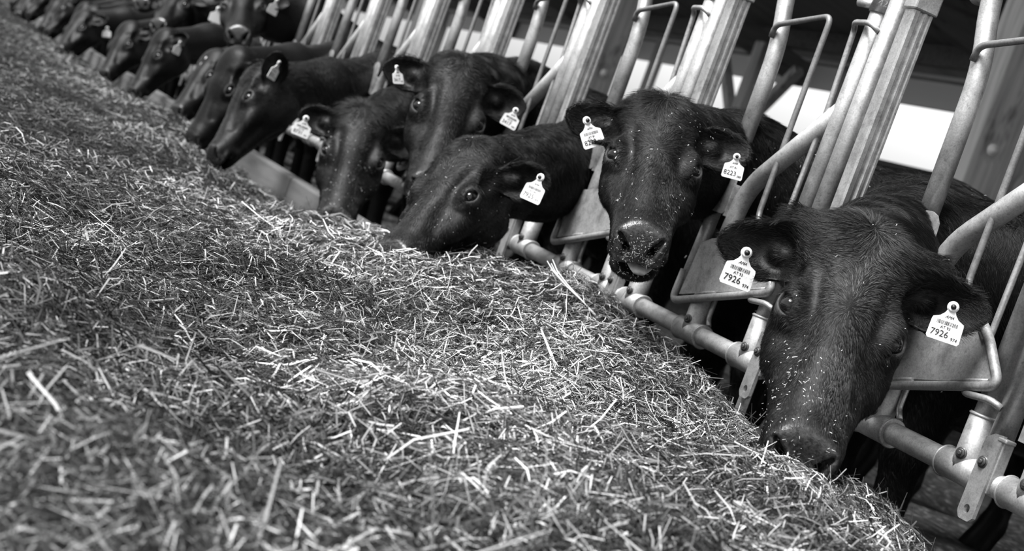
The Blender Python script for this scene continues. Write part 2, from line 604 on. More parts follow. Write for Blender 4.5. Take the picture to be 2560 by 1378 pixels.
def fence_section():
    r = empty('feed_fence_section')
    mb = MB()
    mb.tube([(-0.235, 0, 0.477), (0.515, 0, 0.477)], 0.0205, 28)
    mb.build('bottom_rail', GALV3, r)
    mb = MB()
    mb.tube([(-0.235, 0.02, TZ), (0.515, 0.02, TZ)], 0.024, 24)
    mb.build('top_rail', GALV, r)
    for xb, xc, top, cap in ((0.0, 0.040, 0.60, False), (0.263, 0.306, 0.572, True), (0.431, 0.474, 0.60, False)):
        mb = MB()
        mb.tube([(xc - 0.052, 0, 0.477), (xc + 0.052, 0, 0.477)], 0.0262, 28)
        mb.tube([(xc, 0, 0.477), (xc, 0, 0.50), (xc, 0, top)], [0.0262, 0.0255, 0.0250], 28)
        for sx in (-0.052, 0.052):
            mb.lathe([(0.0262, -0.002), (0.0285, 0.0), (0.0262, 0.002)], (xc + sx, 0, 0.477), (1, 0, 0), 28)
        if cap:
            mb.lathe([(0.025, -0.003), (0.0275, 0.0), (0.025, 0.003)], (xc, 0, top), (0, 0, 1), 28)
        f = mb.build('tee_fitting', GALV3, r)
        mb = MB()
        bolt(mb, (xc + 0.25 * .0245, -0.96 * .0245, 0.503), (0.36, -0.93, 0.0))
        mb.build('bolt', BOLTM, f)
    mb = MB()
    mb.tube([(0.306, 0, 0.57), (0.306, 0, TZ)], 0.0205, 28)
    pt = mb.build('stall_tube', GALV, r)
    mb = MB()
    mb.tube([(0.306, 0, 1.243), (0.306, 0, 1.36)], 0.0242, 28)
    mb.tube([(0.292, -0.010, 1.258), (0.256, -0.026, 1.258)], 0.010, 16)
    V, Fs = text_mesh('42', 0.020, 0.0, extr=0.0004)
    cx = []
    for p in V:
        a = p[0] / 0.0245 + 0.95
        cx.append((0.306 + 0.0247 * math.sin(a), -0.0247 * math.cos(a), 1.262 + p[1]))
    mb.add(cx, Fs, False)
    mb.build('collar', GALV, pt)
    mb = MB()
    mb.tube([(0.362, 0, 0.545), (0.362, 0, TZ)], 0.0205, 28)
    mb.build('catch_tube', GALV, r)
    # rolled channel post standing on the last tee
    mb = MB()
    x0, x1, ya, yb = 0.424, 0.456, -0.022, 0.026
    prof = [(x0, ya), (x1 - .004, ya), (x1, ya + .004), (x1, -0.008), (x1 - .005, -0.004), (x1 - .005, 0.001), (x1, 0.005),
            (x1, 0.010), (x1 - .004, 0.013), (x1 - .004, 0.016), (x1, 0.019), (x1, yb - .003), (x1 - .003, yb), (x0, yb)]
    n = len(prof)
    V = [(p[0], p[1], 0.56) for p in prof] + [(p[0], p[1], TZ) for p in prof]
    mb.add(V, [(i, (i + 1) % n, n + (i + 1) % n, n + i) for i in range(n)] + [tuple(range(n))[::-1], tuple(range(n, 2 * n))], False)
    cp = mb.build('channel_post', GALV2, r)
    mb = MB()
    mb.box((0.440, 0.002, 1.31), (0.042, 0.058, 0.115), bev=0.004)
    mb.build('post_sleeve', GALV, cp)
    # fixed diagonal from the first tee to the stall tube
    mb = MB()
    mb.tube([(0.040, 0, 0.59), (0.040, 0.0, 0.815), (0.300, 0.0, 1.03)], 0.0205, 28, fillet=0.075)
    mb.build('diagonal_brace', GALV3, r)
    mb = MB()
    mb.tube([(0.068, 0.012, 0.60), (0.068, 0.012, 0.52), (0.085, 0.010, 0.503)], 0.006, 12, fillet=0.01)
    mb.build('brace_strap', GALV2, r)
    # joint plate with a bolt, a bent lug and a hole in its foot
    mb = MB()
    out = [(-0.020, 0.045), (0.006, 0.060), (0.022, 0.058), (0.0205, -0.085), (0.012, -0.093), (-0.012, -0.093), (-0.0205, -0.082)]
    mb.plate(out, (0.379, -0.026, 0.500), (1, 0, 0), (0, 0, 1), 0.007, hole=(0.0, -0.074), hr=0.0075)
    mb.box((0.400, -0.020, 0.551), (0.022, 0.022, 0.007), bev=0.002)
    mb.box((0.3995, -0.014, 0.505), (0.005, 0.022, 0.09), bev=0.002)
    jp = mb.build('joint_plate', GALV2, r)
    mb = MB()
    bolt(mb, (0.376, -0.0295, 0.506), (0.2, -1, 0))
    mb.build('bolt', BOLTM, jp)
    # guard rod looped round the stall tube
    mb = MB()
    mb.tube([(0.356, -0.018, 1.200), (0.338, -0.034, 1.213), (0.268, -0.026, 1.214), (0.240, -0.004, 1.205), (0.247, 0.0, 1.02),
             (0.246, -0.002, 0.62), (0.252, -0.016, 0.598), (0.282, -0.032, 0.597), (0.338, -0.030, 0.603), (0.358, -0.018, 0.596)],
            0.0062, 14, fillet=0.014)
    gr = mb.build('guard_rod', GALV2, r)
    mb = MB()
    mb.lathe([(0.0, -0.012), (0.008, -0.010), (0.0105, 0.0), (0.008, 0.010), (0.0, 0.012)], (0.265, -0.002, 1.023), (1, 0, 0.2), 12)
    mb.build('weld_knob', GALV, gr)
    return r


def neck_bar():
    r = empty('neck_bar')
    mb = MB()
    mb.tube([(-0.102, -0.002, 1.42), (-0.100, -0.002, 1.285), (-0.046, -0.002, 1.155), (-0.038, -0.002, 0.80)], 0.0195, 28, fillet=0.07)
    mb.tube([(-0.100, -0.002, 1.295), (-0.158, 0.012, 1.300)], 0.021, 20)
    mb.build('upper_tube', GALV, r)
    mb = MB()
    mb.tube([(-0.042, -0.006, 0.80), (-0.055, -0.008, 0.545)], 0.0160, 28)
    lt = mb.build('lower_tube', GALV3, r)
    mb = MB()
    out = [(-0.038, -0.046), (0.030, -0.046), (0.036, -0.040), (0.034, 0.058), (0.028, 0.070), (0.016, 0.079), (0.0, 0.082), (-0.018, 0.079), (-0.030, 0.070), (-0.038, 0.055), (-0.042, -0.042)]
    mb.plate(out, (0.002, -0.027, 0.795), (1, 0, 0), (0, 0, 1), 0.006, hole=(0.004, -0.022), hr=0.005)
    mb.box((0.0355, -0.017, 0.783), (0.005, 0.022, 0.075), bev=0.001)
    pb = mb.build('pivot_bracket', GALV2, r)
    mb = MB()
    bolt(mb, (-0.012, -0.030, 0.812), (0.1, -1, 0), 0.0085, 0.010)
    mb.build('bolt', BOLTL, pb)
    mb = MB()
    mb.tube([(-0.052, -0.024, 1.163), (-0.040, -0.030, 1.190), (0.150, -0.014, 1.226), (0.150, -0.010, 0.768), (0.270, -0.028, 0.690)],
            0.0066, 14, fillet=0.022)
    mb.build('rod_handle', RODM, r)
    mb = MB()
    out = [(-0.025, 0.545), (0.330, 0.632), (0.272, 0.697), (0.235, 0.728), (0.03, 0.690), (-0.012, 0.672)]
    mb.plate(out, (0, -0.0265, 0), (1, 0, 0), (0, 0, 1), 0.005)
    mb.tube([(0.19, -0.030, 0.752), (0.277, -0.030, 0.701), (0.345, -0.030, 0.628), (-0.045, -0.030, 0.525), (-0.055, -0.022, 0.60)],
            0.0085, 16, fillet=0.026)
    for pa, pb in (((0.05, 0.560), (0.13, 0.582)), ((0.23, 0.606), (0.318, 0.631)), ((0.322, 0.642), (0.279, 0.690))):
        mb.tube([(pa[0], -0.030, pa[1]), ((pa[0] + pb[0]) / 2, -0.0315, (pa[1] + pb[1]) / 2 + .001), (pb[0], -0.030, pb[1])], 0.0036, 8)
    mb.build('counterweight_plate', PLATEM, r)
    return r


WHERE = ['beside the horned head nearest the camera', 'beside the cow that shows its tongue', 'beside the low head with one visible eye',
         'at the cow looking over its neighbour', 'behind the tousled head by the kerb', 'at the sixth cow from the front',
         'at the seventh cow from the front', 'below the raised head with wet nose',
         'at the ninth stall from the front', 'at the tenth stall from the front', 'at the eleventh stall from the front',
         'at the twelfth stall from the front', 'at the thirteenth stall from the front', 'at the fourteenth stall from the front',
         *['at the %s stall from the front' % o for o in ('fifteenth', 'sixteenth', 'seventeenth', 'eighteenth', 'nineteenth', 'twentieth',
                                                          'twenty-first', 'twenty-second', 'twenty-third', 'twenty-fourth')],
         'at the last stall of the row']
N_STALL = 25
sec0, bar0 = fence_section(), neck_bar()
for k in range(N_STALL):
    s_ = sec0 if k == 0 else copy_tree(sec0)
    b_ = bar0 if k == 0 else copy_tree(bar0)
    s_.location = (-PITCH_X * k, 0, 0)
    b_.location = (-PITCH_X * k, 0, 0)
    if k == 1:
        mb = MB()
        mb.box((0.360, -0.010, 0.34), (0.030, 0.012, 0.24), bev=0.002)
        mb.build('foot_bar', GALV2, s_)
    tag(s_, 'galvanised feed fence section ' + WHERE[k], 'fence', 'feed fence sections in a row')
    tag(b_, 'bent tube neck bar with plate ' + WHERE[k], 'neck bar', 'swinging neck bars of the feed fence')


# ------------------------------------------------------------------ cattle: one continuous skin per animal from a signed-distance body
def smin(a, b, k):
    h = np.clip(0.5 + 0.5 * (b - a) / k, 0, 1)
    return b + (a - b) * h - k * h * (1 - h)


def smax(a, b, k):
    return -smin(-a, -b, k)


def ell(p, c, r):
    q = (p - np.asarray(c, np.float32)) / np.asarray(r, np.float32)
    k0 = np.sqrt((q * q).sum(1)) + 1e-9
    q2 = q / np.asarray(r, np.float32)
    k1 = np.sqrt((q2 * q2).sum(1)) + 1e-9
    return k0 * (k0 - 1) / k1


def rcone(p, a, b, ra, rb, sc=(1, 1, 1)):
    sc = np.asarray(sc, np.float32)
    p = p * sc
    a, b = np.asarray(a, np.float32) * sc, np.asarray(b, np.float32) * sc
    ba = b - a
    h = np.clip(((p - a) @ ba) / (ba @ ba), 0, 1)
    d = p - a - h[:, None] * ba
    return np.sqrt((d * d).sum(1)) - (ra + (rb - ra) * h)


EYE_C, EYE_R = np.array([0.0860, 0.187, -0.0480]), 0.0208
EYE_E = np.array([0.70, 0.14, 0.70])
EYE_E /= np.linalg.norm(EYE_E)
EYE_A = np.array([-0.25, 0.94, 0.12])
EYE_A -= EYE_E * (EYE_A @ EYE_E)
EYE_A /= np.linalg.norm(EYE_A)
EYE_B = np.cross(EYE_E, EYE_A)


def head_sdf(Q, spec):
    """head frame: x lateral, y from poll to nose, z out of the forehead"""
    P = Q.astype(np.float32).copy()
    P[:, 0] = np.abs(P[:, 0])
    d = ell(P, (0, .075, -.088), (.092, .105, .085))
    d = smin(d, ell(P, (0, .018, -.050), (.076, .044, .050)), .04)
    d = smin(d, ell(P, (0, .110, -.045), (.092, .13, .047)), .03)
    d = smin(d, ell(P, (.076, .165, -.050), (.030, .050, .030)), .03)
    d = smin(d, ell(P, (.080, .230, -.092), (.028, .070, .032)), .035)
    d = smin(d, rcone(P, (0, .17, -.062), (0, .400, -.069), .058, .046, (.97, 1, 1)), .03)
    d = smin(d, rcone(P, (.040, .20, -.112), (.022, .405, -.082), .058, .039), .04)
    d = smin(d, ell(P, (.056, .125, -.148), (.048, .100, .090)), .04)
    d = smin(d, rcone(P, (.046, .105, -.205), (.018, .39, -.112), .042, .025), .04)
    # muzzle with a slanted pad, nostril wings, lips
    d = smin(d, ell(P, (0, .425, -.064), (.058, .052, .041)), .03)
    d = smin(d, ell(P, (.037, .440, -.056), (.023, .032, .029)), .012)
    d = smin(d, ell(P, (.030, .440, -.088), (.037, .040, .016)), .012)
    pad = (P[:, 1] - .452) * .82 + (P[:, 2] + .045) * .57
    d = smax(d, pad, .014)
    jaw = spec.get('jaw', 0.0)
    cy, cz = .408 + jaw * .45, -.112 - jaw
    d = smin(d, ell(P, (0, cy, cz), (.056, .050, .021)), .02)
    # relief: groove inside the brow, hollow above the eye, dish of the nose bridge, cheek line
    g = rcone(P, (.070, .120, .004), (.061, .265, -.018), .021, .014)
    d = smax(d, -g, .018)
    d = smax(d, -rcone(P, (.060, .262, -.018), (.062, .33, -.045), .008, .004), .03)
    d = smax(d, -ell(P, (.102, .112, -.046), (.022, .038, .026)), .022)
    d = smax(d, -rcone(P, (.090, .275, -.135), (.066, .385, -.116), .012, .008), .03)
    # eye: orbit, almond lid ring, socket, tear line
    pe = P - EYE_C.astype(np.float32)
    ea, eb, ee = pe @ EYE_A.astype(np.float32), pe @ EYE_B.astype(np.float32), pe @ EYE_E.astype(np.float32)
    d = smin(d, ell(P, EYE_C - EYE_E * .012, (.032, .042, .032)), .022)
    # almond: intersection of two circles, half length .0225, half height .0125
    hh, ll = .0135, .0235
    rc = (ll * ll + hh * hh) / (2 * hh)
    rad = np.sqrt(ea * ea + (np.abs(eb) + rc - hh) ** 2) - rc          # <0 inside the almond
    dome = np.sqrt((pe * pe).sum(1))
    ring = np.sqrt((rad - .0028) ** 2 + (dome - .0222) ** 2) - .0042
    ring = np.where(ee > -.012, ring, .02)
    d = smin(d, ring, .007)
    sock = np.maximum(np.maximum(rad, -ee - .002), dome - .05)
    d = smax(d, -sock, .004)
    d = smax(d, -rcone(P, EYE_C + EYE_A * .022 + EYE_E * .012, EYE_C + EYE_A * .042 + EYE_E * .010 - EYE_B * 0, .003, .002), .006)
    # nostrils, mouth
    n1 = rcone(P, (.020, .474, -.083), (.030, .462, -.064), .0065, .0110)
    n1 = np.minimum(n1, rcone(P, (.030, .462, -.064), (.046, .442, -.044), .0110, .0060))
    n1 = np.minimum(n1, rcone(P, (.028, .464, -.068), (.030, .43, -.066), .0085, .0070))
    d = smax(d, -n1, .006)
    d = smin(d, rcone(P, (.043, .462, -.072), (.052, .444, -.054), .006, .006), .008)
    d = smax(d, -rcone(P, (0, .490, -.082), (0, .498, -.104), .0030, .0030), .010)
    mz = -.1015 - jaw * .45
    mo = ell(P, (0, .46, mz), (.058, .060, .0045 + jaw * .42))
    d = smax(d, -mo, .008)
    # horn buds
    if spec.get('horn'):
        h = spec['horn']
        d = smin(d, rcone(P, (.050, .040, -.040), (.088 + h, .016, -.036), .050, .022), .022)
    d = d * 1.0
    # ears: cupped leaves
    for side in (1, -1):
        ed, en = spec['earR' if side > 0 else 'earL']
        base = np.array([.083 * side, .055, -.090])
        a = np.array(ed, float)
        a /= np.linalg.norm(a)
        n = np.array(en, float)
        n -= a * (n @ a)
        n /= np.linalg.norm(n)
        bw = np.cross(n, a)
        L = spec.get('ear_len', .142)
        q = Q.astype(np.float32) - base.astype(np.float32)
        u, v, hh = q @ a.astype(np.float32), q @ bw.astype(np.float32), q @ n.astype(np.float32)
        t = np.clip(u / L, 0, 1)
        Wd = .051 * np.power(np.sin(np.pi * np.clip(t * .95 + .045, 0, 1) ** .95), .60) + .003
        kcup = 11 * (1 - t) + 4.5
        sheet = np.abs(hh - kcup * v * v * (1 - .0 * t) + .012 * np.sin(np.pi * t)) - (.0055 + .010 * (1 - t) ** 3)
        sheet = sheet / np.sqrt(1 + (2 * kcup * v) ** 2)
        e = smax(sheet, np.abs(v) - Wd, .006)
        e = smax(e, u - L, .004)
        e = np.maximum(e, -u - .03)
        e = smin(e, rcone(Q.astype(np.float32), base - a * .02, base + a * .045, .032, .020), .02)
        d = smin(d, e, .018)
    return d


def cow_sdf(Wp, c):
    """Wp world points; c prepared cow dict"""
    Q = (Wp - c['o']) @ c['R'] / c['s']
    far = np.sqrt(((Q - np.array([0, .2, -.09])) ** 2).sum(1)) - .47
    d = np.where(far > 0, far + .07, 0).astype(np.float32)
    near = far <= 0.02
    if near.any():
        d[near] = head_sdf(Q[near], c)
    d = d * c['s']
    P = Wp.astype(np.float32)
    s = c['s']
    pts = c['neck']
    nd = None
    for (p0, r0), (p1, r1) in zip(pts[:-1], pts[1:]):
        e = rcone(P, p0, p1, r0, r1, (1.45, 1, 1))
        nd = e if nd is None else smin(nd, e, .05)
    d = smin(d, nd, .045)
    x0, b = c['x'], c['b']
    dx = c.get('lean', 0.0)
    bd = rcone(P, (x0, .66, .72 * b), (x0 + dx * .7, 1.55, .70 * b), .24, .27, (1.1, 1, .95))
    bd = smin(bd, rcone(P, (x0, .55, .895 * b), (x0 + dx * .7, 1.6, .88 * b), .075, .10), .14)
    bd = smin(bd, ell(P, (x0, .50, .74 * b), (.19, .20, .24)), .1)
    bd = smin(bd, ell(P, (x0 + dx, 1.72, .80 * b), (.21, .23, .20)), .1)
    for sx in (-1, 1):
        st = c.get('stance', 0.0) * sx
        kx = x0 + .125 * sx
        bd = smin(bd, rcone(P, (kx, .62, .66 * b), (kx, .60 + st * .5, .38 * b), .095, .052), .07)
        bd = smin(bd, rcone(P, (kx, .60 + st * .5, .38 * b), (kx, .62 + st, .12), .046, .036), .03)
        bd = smin(bd, rcone(P, (kx, .62 + st, .12), (kx, .585 + st, .035), .044, .052), .03)
        hx = x0 + dx + .14 * sx
        bd = smin(bd, rcone(P, (hx, 1.70, .78 * b), (hx, 1.66 - st, .50 * b), .16, .085), .08)
        bd = smin(bd, rcone(P, (hx, 1.66 - st, .50 * b), (hx, 1.86 - st, .38 * b), .08, .052), .04)
        bd = smin(bd, rcone(P, (hx, 1.86 - st, .38 * b), (hx, 1.82 - st, .12), .048, .036), .03)
        bd = smin(bd, rcone(P, (hx, 1.82 - st, .12), (hx, 1.78 - st, .035), .044, .052), .03)
    bd = smin(bd, rcone(P, (x0 + dx, 1.93, 1.0 * b), (x0 + dx, 2.03, .5), .035, .022), .05)
    return smin(d, bd, .09)


def surface_nets(fn, ax):
    """ax: three 1-D coordinate arrays. Returns verts, quads."""
    nx, ny, nzz = [len(a) for a in ax]
    B = 4
    # coarse pass
    ci = [np.arange(0, len(a) - 1, B) for a in ax]
    mid = [0.5 * (a[i] + a[np.minimum(i + B, len(a) - 1)]) for a, i in zip(ax, ci)]
    ext = [a[np.minimum(i + B, len(a) - 1)] - a[i] for a, i in zip(ax, ci)]
    M = np.stack(np.meshgrid(*mid, indexing='ij'), -1).reshape(-1, 3)
    E_ = np.stack(np.meshgrid(*ext, indexing='ij'), -1).reshape(-1, 3)
    dc = fn(M)
    act = np.abs(dc) < np.linalg.norm(E_, axis=1) * 0.5 * 1.7 + 0.004
    shp = [len(i) for i in ci]
    act, dcg = act.reshape(shp), dc.reshape(shp)
    D = np.repeat(np.repeat(np.repeat(dcg, B, 0), B, 1), B, 2)
    A = np.repeat(np.repeat(np.repeat(act, B, 0), B, 1), B, 2)
    pad = [(0, max(0, n - D.shape[i])) for i, n in enumerate((nx, ny, nzz))]
    D = np.pad(D, pad, mode='edge')[:nx, :ny, :nzz].copy()
    A = np.pad(A, pad, mode='edge')[:nx, :ny, :nzz]
    # a point on the border of an active block belongs to it too
    A2 = A.copy()
    A2[1:] |= A[:-1]
    A2[:, 1:] |= A2[:, :-1].copy()
    A2[:, :, 1:] |= A2[:, :, :-1].copy()
    I = np.argwhere(A2)
    pts = np.stack([ax[k][I[:, k]] for k in range(3)], 1)
    vals = np.concatenate([fn(pts[i:i + 200000]) for i in range(0, len(pts), 200000)])
    D[A2] = vals
    D[0], D[-1], D[:, 0], D[:, -1], D[:, :, 0], D[:, :, -1] = [np.maximum(x, 1e-4) for x in (D[0], D[-1], D[:, 0], D[:, -1], D[:, :, 0], D[:, :, -1])]
    ins = D < 0
    cnt = np.zeros((nx - 1, ny - 1, nzz - 1), np.uint8)
    for i in (0, 1):
        for j in (0, 1):
            for k in (0, 1):
                cnt += ins[i:nx - 1 + i, j:ny - 1 + j, k:nzz - 1 + k]
    cell = (cnt > 0) & (cnt < 8)
    C = np.argwhere(cell)
    vid = np.full(cell.shape, -1, np.int32)
    vid[cell] = np.arange(len(C))
    acc = np.zeros((len(C), 3))
    num = np.zeros(len(C))
    cr = [(0, 0, 0), (1, 0, 0), (0, 1, 0), (1, 1, 0), (0, 0, 1), (1, 0, 1), (0, 1, 1), (1, 1, 1)]
    for a in range(8):
        for b2 in range(a + 1, 8):
            if sum(abs(p - q) for p, q in zip(cr[a], cr[b2])) != 1:
                continue
            ia, ib = C + cr[a], C + cr[b2]
            da, db = D[tuple(ia.T)], D[tuple(ib.T)]
            m_ = (da < 0) != (db < 0)
            t = np.where(m_, da / (da - db + 1e-12), 0)
            pa = np.stack([ax[k][ia[:, k]] for k in range(3)], 1)
            pb = np.stack([ax[k][ib[:, k]] for k in range(3)], 1)
            acc += np.where(m_[:, None], pa + (pb - pa) * t[:, None], 0)
            num += m_
    V = acc / num[:, None]
    Q = []
    for axis in range(3):
        o1, o2 = [(1, 2), (2, 0), (0, 1)][axis]
        sl0 = [slice(1, n - 1) for n in (nx, ny, nzz)]
        sl1 = list(sl0)
        sl0[axis], sl1[axis] = slice(0, (nx, ny, nzz)[axis] - 1), slice(1, (nx, ny, nzz)[axis])
        a, b2 = ins[tuple(sl0)], ins[tuple(sl1)]
        E2 = np.argwhere(a != b2)
        fl = a[tuple(E2.T)]
        off = np.array([0 if k == axis else 1 for k in range(3)])
        g = E2 + off
        u1, u2 = np.zeros(3, int), np.zeros(3, int)
        u1[o1], u2[o2] = 1, 1
        v0 = vid[tuple((g - u1 - u2).T)]
        v1 = vid[tuple((g - u2).T)]
        v2 = vid[tuple(g.T)]
        v3 = vid[tuple((g - u1).T)]
        q = np.stack([v0, v1, v2, v3], 1)
        q[~fl] = q[~fl][:, ::-1]
        Q.append(q)
    Q = np.concatenate(Q)
    Q = Q[(Q >= 0).all(1)]
    # two Newton steps onto the surface
    for _ in range(2):
        h = 0.0015
        f0 = fn(V)
        G = np.stack([fn(V + np.eye(3)[k] * h) - f0 for k in range(3)], 1) / h
        g2 = (G * G).sum(1) + 1e-6
        st = np.clip(f0 / g2, -.004, .004)
        V = V - G * st[:, None] * 0.8
    return V, Q


def graded(lo, hi, f0, f1, fine, coarse):
    """coordinates that are fine between f0 and f1 and grow coarser outside"""
    a = list(np.arange(f0, f1, fine))
    st, x = fine, a[-1]
    while x < hi:
        st = min(coarse, st * 1.25)
        x += st
        a.append(x)
    st, x = fine, a[0]
    left = []
    while x > lo:
        st = min(coarse, st * 1.25)
        x -= st
        left.append(x)
    return np.array(left[::-1] + a)


COAT, nt, b = mat('black_cattle_coat', 0.012, 0.48, spec=0.35)
n1, r1 = noise_ramp(nt, 60, [(0.3, 0.0008), (0.7, 0.0035)], 6)
n2, r2 = noise_ramp(nt, 150, [(0.35, 0.012), (0.65, 0.045)], 3)
an = nt.nodes.new('ShaderNodeAttribute')
an.attribute_name = 'nose'
al = nt.nodes.new('ShaderNodeAttribute')
al.attribute_name = 'lid'


def mix_in(fac, a, bcol, typ='RGBA'):
    mx = nt.nodes.new('ShaderNodeMix')
    mx.data_type = typ
    ia, ib, oo = (6, 7, 2) if typ == 'RGBA' else (2, 3, 0)
    nt.links.new(fac, mx.inputs[0])
    for sock, val in ((ia, a), (ib, bcol)):
        if hasattr(val, 'is_linked') or hasattr(val, 'links'):
            nt.links.new(val, mx.inputs[sock])
        else:
            mx.inputs[sock].default_value = val
    return mx.outputs[oo]


c1 = mix_in(al.outputs['Fac'], r1.outputs[0], grey(0.035))
nt.links.new(mix_in(an.outputs['Fac'], c1, r2.outputs[0]), b.inputs['Base Color'])
nt.links.new(mix_in(an.outputs['Fac'], 0.46, 0.22, 'FLOAT'), b.inputs['Roughness'])
nt.links.new(mix_in(an.outputs['Fac'], 0.16, 0.55, 'FLOAT'), b.inputs['Specular IOR Level'])
bump(nt, mix_in(an.outputs['Fac'], n1.outputs[0], n2.outputs[0], 'FLOAT'), b, 0.4, 0.003)
EYEM, nt, b = mat('dark_moist_eye', 0.004, 0.05, spec=0.45)
TONGUE, nt, b = mat('pale_tongue_lip_glare', 0.5, 0.35, spec=0.5)
n1, r1 = noise_ramp(nt, 90, [(0.3, 0.38), (0.7, 0.62)], 4)
nt.links.new(r1.outputs[0], b.inputs['Base Color'])


def fur_ramp(nt, src, stops):
    rp = nt.nodes.new('ShaderNodeValToRGB')
    rp.color_ramp.elements[0].color, rp.color_ramp.elements[1].color = grey(stops[0]), grey(stops[2])
    rp.color_ramp.elements.new(0.62).color = grey(stops[1])
    nt.links.new(src, rp.inputs[0])
    return rp.outputs[0]


FUR, nt, b = mat('black_fur', 0.018, 0.36, spec=0.24)
hi = nt.nodes.new('ShaderNodeHairInfo')
af = nt.nodes.new('ShaderNodeAttribute')
af.attribute_name = 'bleach_highlight'
nt.links.new(mix_in(af.outputs['Fac'], fur_ramp(nt, hi.outputs['Random'], (0.001, 0.003, 0.022)),
                    fur_ramp(nt, hi.outputs['Random'], (0.006, 0.050, 0.22))), b.inputs['Base Color'])
TAGW, nt, b = mat('white_plastic_tag', 0.80, 0.4)
INK, nt, b = mat('black_tag_print', 0.01, 0.5)


def unit(v):
    return v / (np.linalg.norm(v, axis=-1, keepdims=True) + 1e-9)


def prep(c):
    c['o'] = np.array(c['o'], float)
    y = np.array(c['nose'], float)
    y /= np.linalg.norm(y)
    z = np.array(c['dors'], float)
    z -= y * (z @ y)
    z /= np.linalg.norm(z)
    c['R'] = np.stack([np.cross(y, z), y, z], 1)
    s = c['s']
    c['x'] = .0 - PITCH_X * c['k'] + c.get('bx', 0)
    c['xg'] = -.13 - PITCH_X * c['k']
    H = lambda q: c['o'] + c['R'] @ (np.array(q, float) * s)
    c['H'] = H
    for sg, nm in ((1, 'R'), (-1, 'L')):
        en = c.get('en' + nm, (0, .45, .9))
        if 'tip' + nm in c:
            base = H(np.array([.083 * sg, .055, -.090]))
            L = c.get('ear_len', .142) * s
            best = None
            dep = (base - CAM) @ FW
            for dd in np.linspace(-.2, .2, 161):
                p = at_d(*c['tip' + nm], dep + dd)
                v = (p - base) @ c['R']
                ln = np.linalg.norm(v)
                cost = (ln / L - 1) ** 2 * 4 + .25 * (1 - v @ unit(np.array(c.get('g' + nm, (sg * .88, -.15, .45)))) / ln)
                if best is None or cost < best[0]:
                    best = (cost, v / ln)
            c['ear' + nm] = (best[1], en)
        else:
            c['ear' + nm] = (c.get('ea' + nm, (sg * .95, -.15, -.1)), en)
    g = np.array([c['xg'] + c.get('gx', 0), 0.06, c.get('gz', 0.84)])
    h0, h1 = H((0, .05, -.10)), H((0, .02, -.16))
    c['neck'] = [(h0 * np.array([1, 1, 1]), .100 * s), (h1 * .55 + g * .45, .118 * s), (g, .125), (np.array([c['x'], .50, .80 * c['b']]), .185)]
    return c


def make_cow(c, res, body_res=0.03):
    prep(c)
    H = c['H']
    hp = np.array([H((sx * .13, yy, zz)) for sx in (-1, 1) for yy in (-.03, .5) for zz in (.03, -.26)])
    for side in ('earR', 'earL'):
        sg = 1 if side == 'earR' else -1
        a = np.array(c[side][0], float)
        a /= np.linalg.norm(a)
        hp = np.vstack([hp, H(np.array([.083 * sg, .055, -.090]) + a * c.get('ear_len', .142))])
    lo, hi = hp.min(0) - .02, hp.max(0) + .02
    gl = np.minimum(lo - .02, [c['x'] - .42, -9, -0.02])
    gh = np.maximum(hi + .02, [c['x'] + .42 + abs(c.get('lean', 0)), 2.12, 1.35])
    gl[1] = lo[1] - .03
    gl[2] = -0.02
    ax = [graded(gl[k], gh[k], lo[k], hi[k], res, body_res) for k in range(3)]
    V, Q = surface_nets(lambda p: cow_sdf(p, c), ax)
    root = np.array([c['x'], 0.6, 0.0])
    me = mesh_np('cow', V - root, Q)
    me.materials.append(COAT)
    q = (V - c['o']) @ c['R'] / c['s']
    ax_ = np.abs(q[:, 0])
    padv = (q[:, 1] - .452) * .82 + (q[:, 2] + .045) * .57
    nm = sstep(-.016, -.006, padv) * sstep(-.100, -.086, q[:, 2]) * sstep(.062, .054, ax_) * (q[:, 1] > .40)
    at = me.attributes.new('nose', 'FLOAT', 'POINT')
    at.data.foreach_set('value', nm.astype(np.float32))
    ed_ = np.linalg.norm(np.stack([ax_, q[:, 1], q[:, 2]], 1) - (EYE_C + EYE_E * .016), axis=1)
    at = me.attributes.new('lid', 'FLOAT', 'POINT')
    at.data.foreach_set('value', sstep(.033, .018, ed_).astype(np.float32))
    o = link(bpy.data.objects.new('cow', me))
    o.location = root
    tag(o, c['label'], 'cow', 'black cattle feeding in a row')
    for sx in (1, -1):
        mb = MB()
        r = EYE_R * c['s']
        ctr = H((EYE_C + EYE_E * .0025) * np.array([sx, 1, 1])) - root
        prof = [(r * math.sin(t), -r * math.cos(t)) for t in np.linspace(0.02, math.pi - 0.02, 16)]
        mb.lathe(prof, ctr, c['R'] @ np.array([sx, .15, .1]), 24)
        mb.build('eye', EYEM, o)
    c['obj'], c['V'], c['Q'], c['root'] = o, V, Q, root
    return o


def curves_obj(name, P, rad, material, parent):
    """P: n x k x 3 strand points, rad: n x k"""
    n, k, _ = P.shape
    hc = bpy.data.hair_curves.new(name)
    hc.add_curves([k] * n)
    hc.points.foreach_set('position', np.ascontiguousarray(P, np.float32).ravel())
    ra = hc.attributes.get('radius') or hc.attributes.new('radius', 'FLOAT', 'POINT')
    ra.data.foreach_set('value', np.ascontiguousarray(rad, np.float32).ravel())
    hc.materials.append(material)
    return link(bpy.data.objects.new(name, hc), parent)


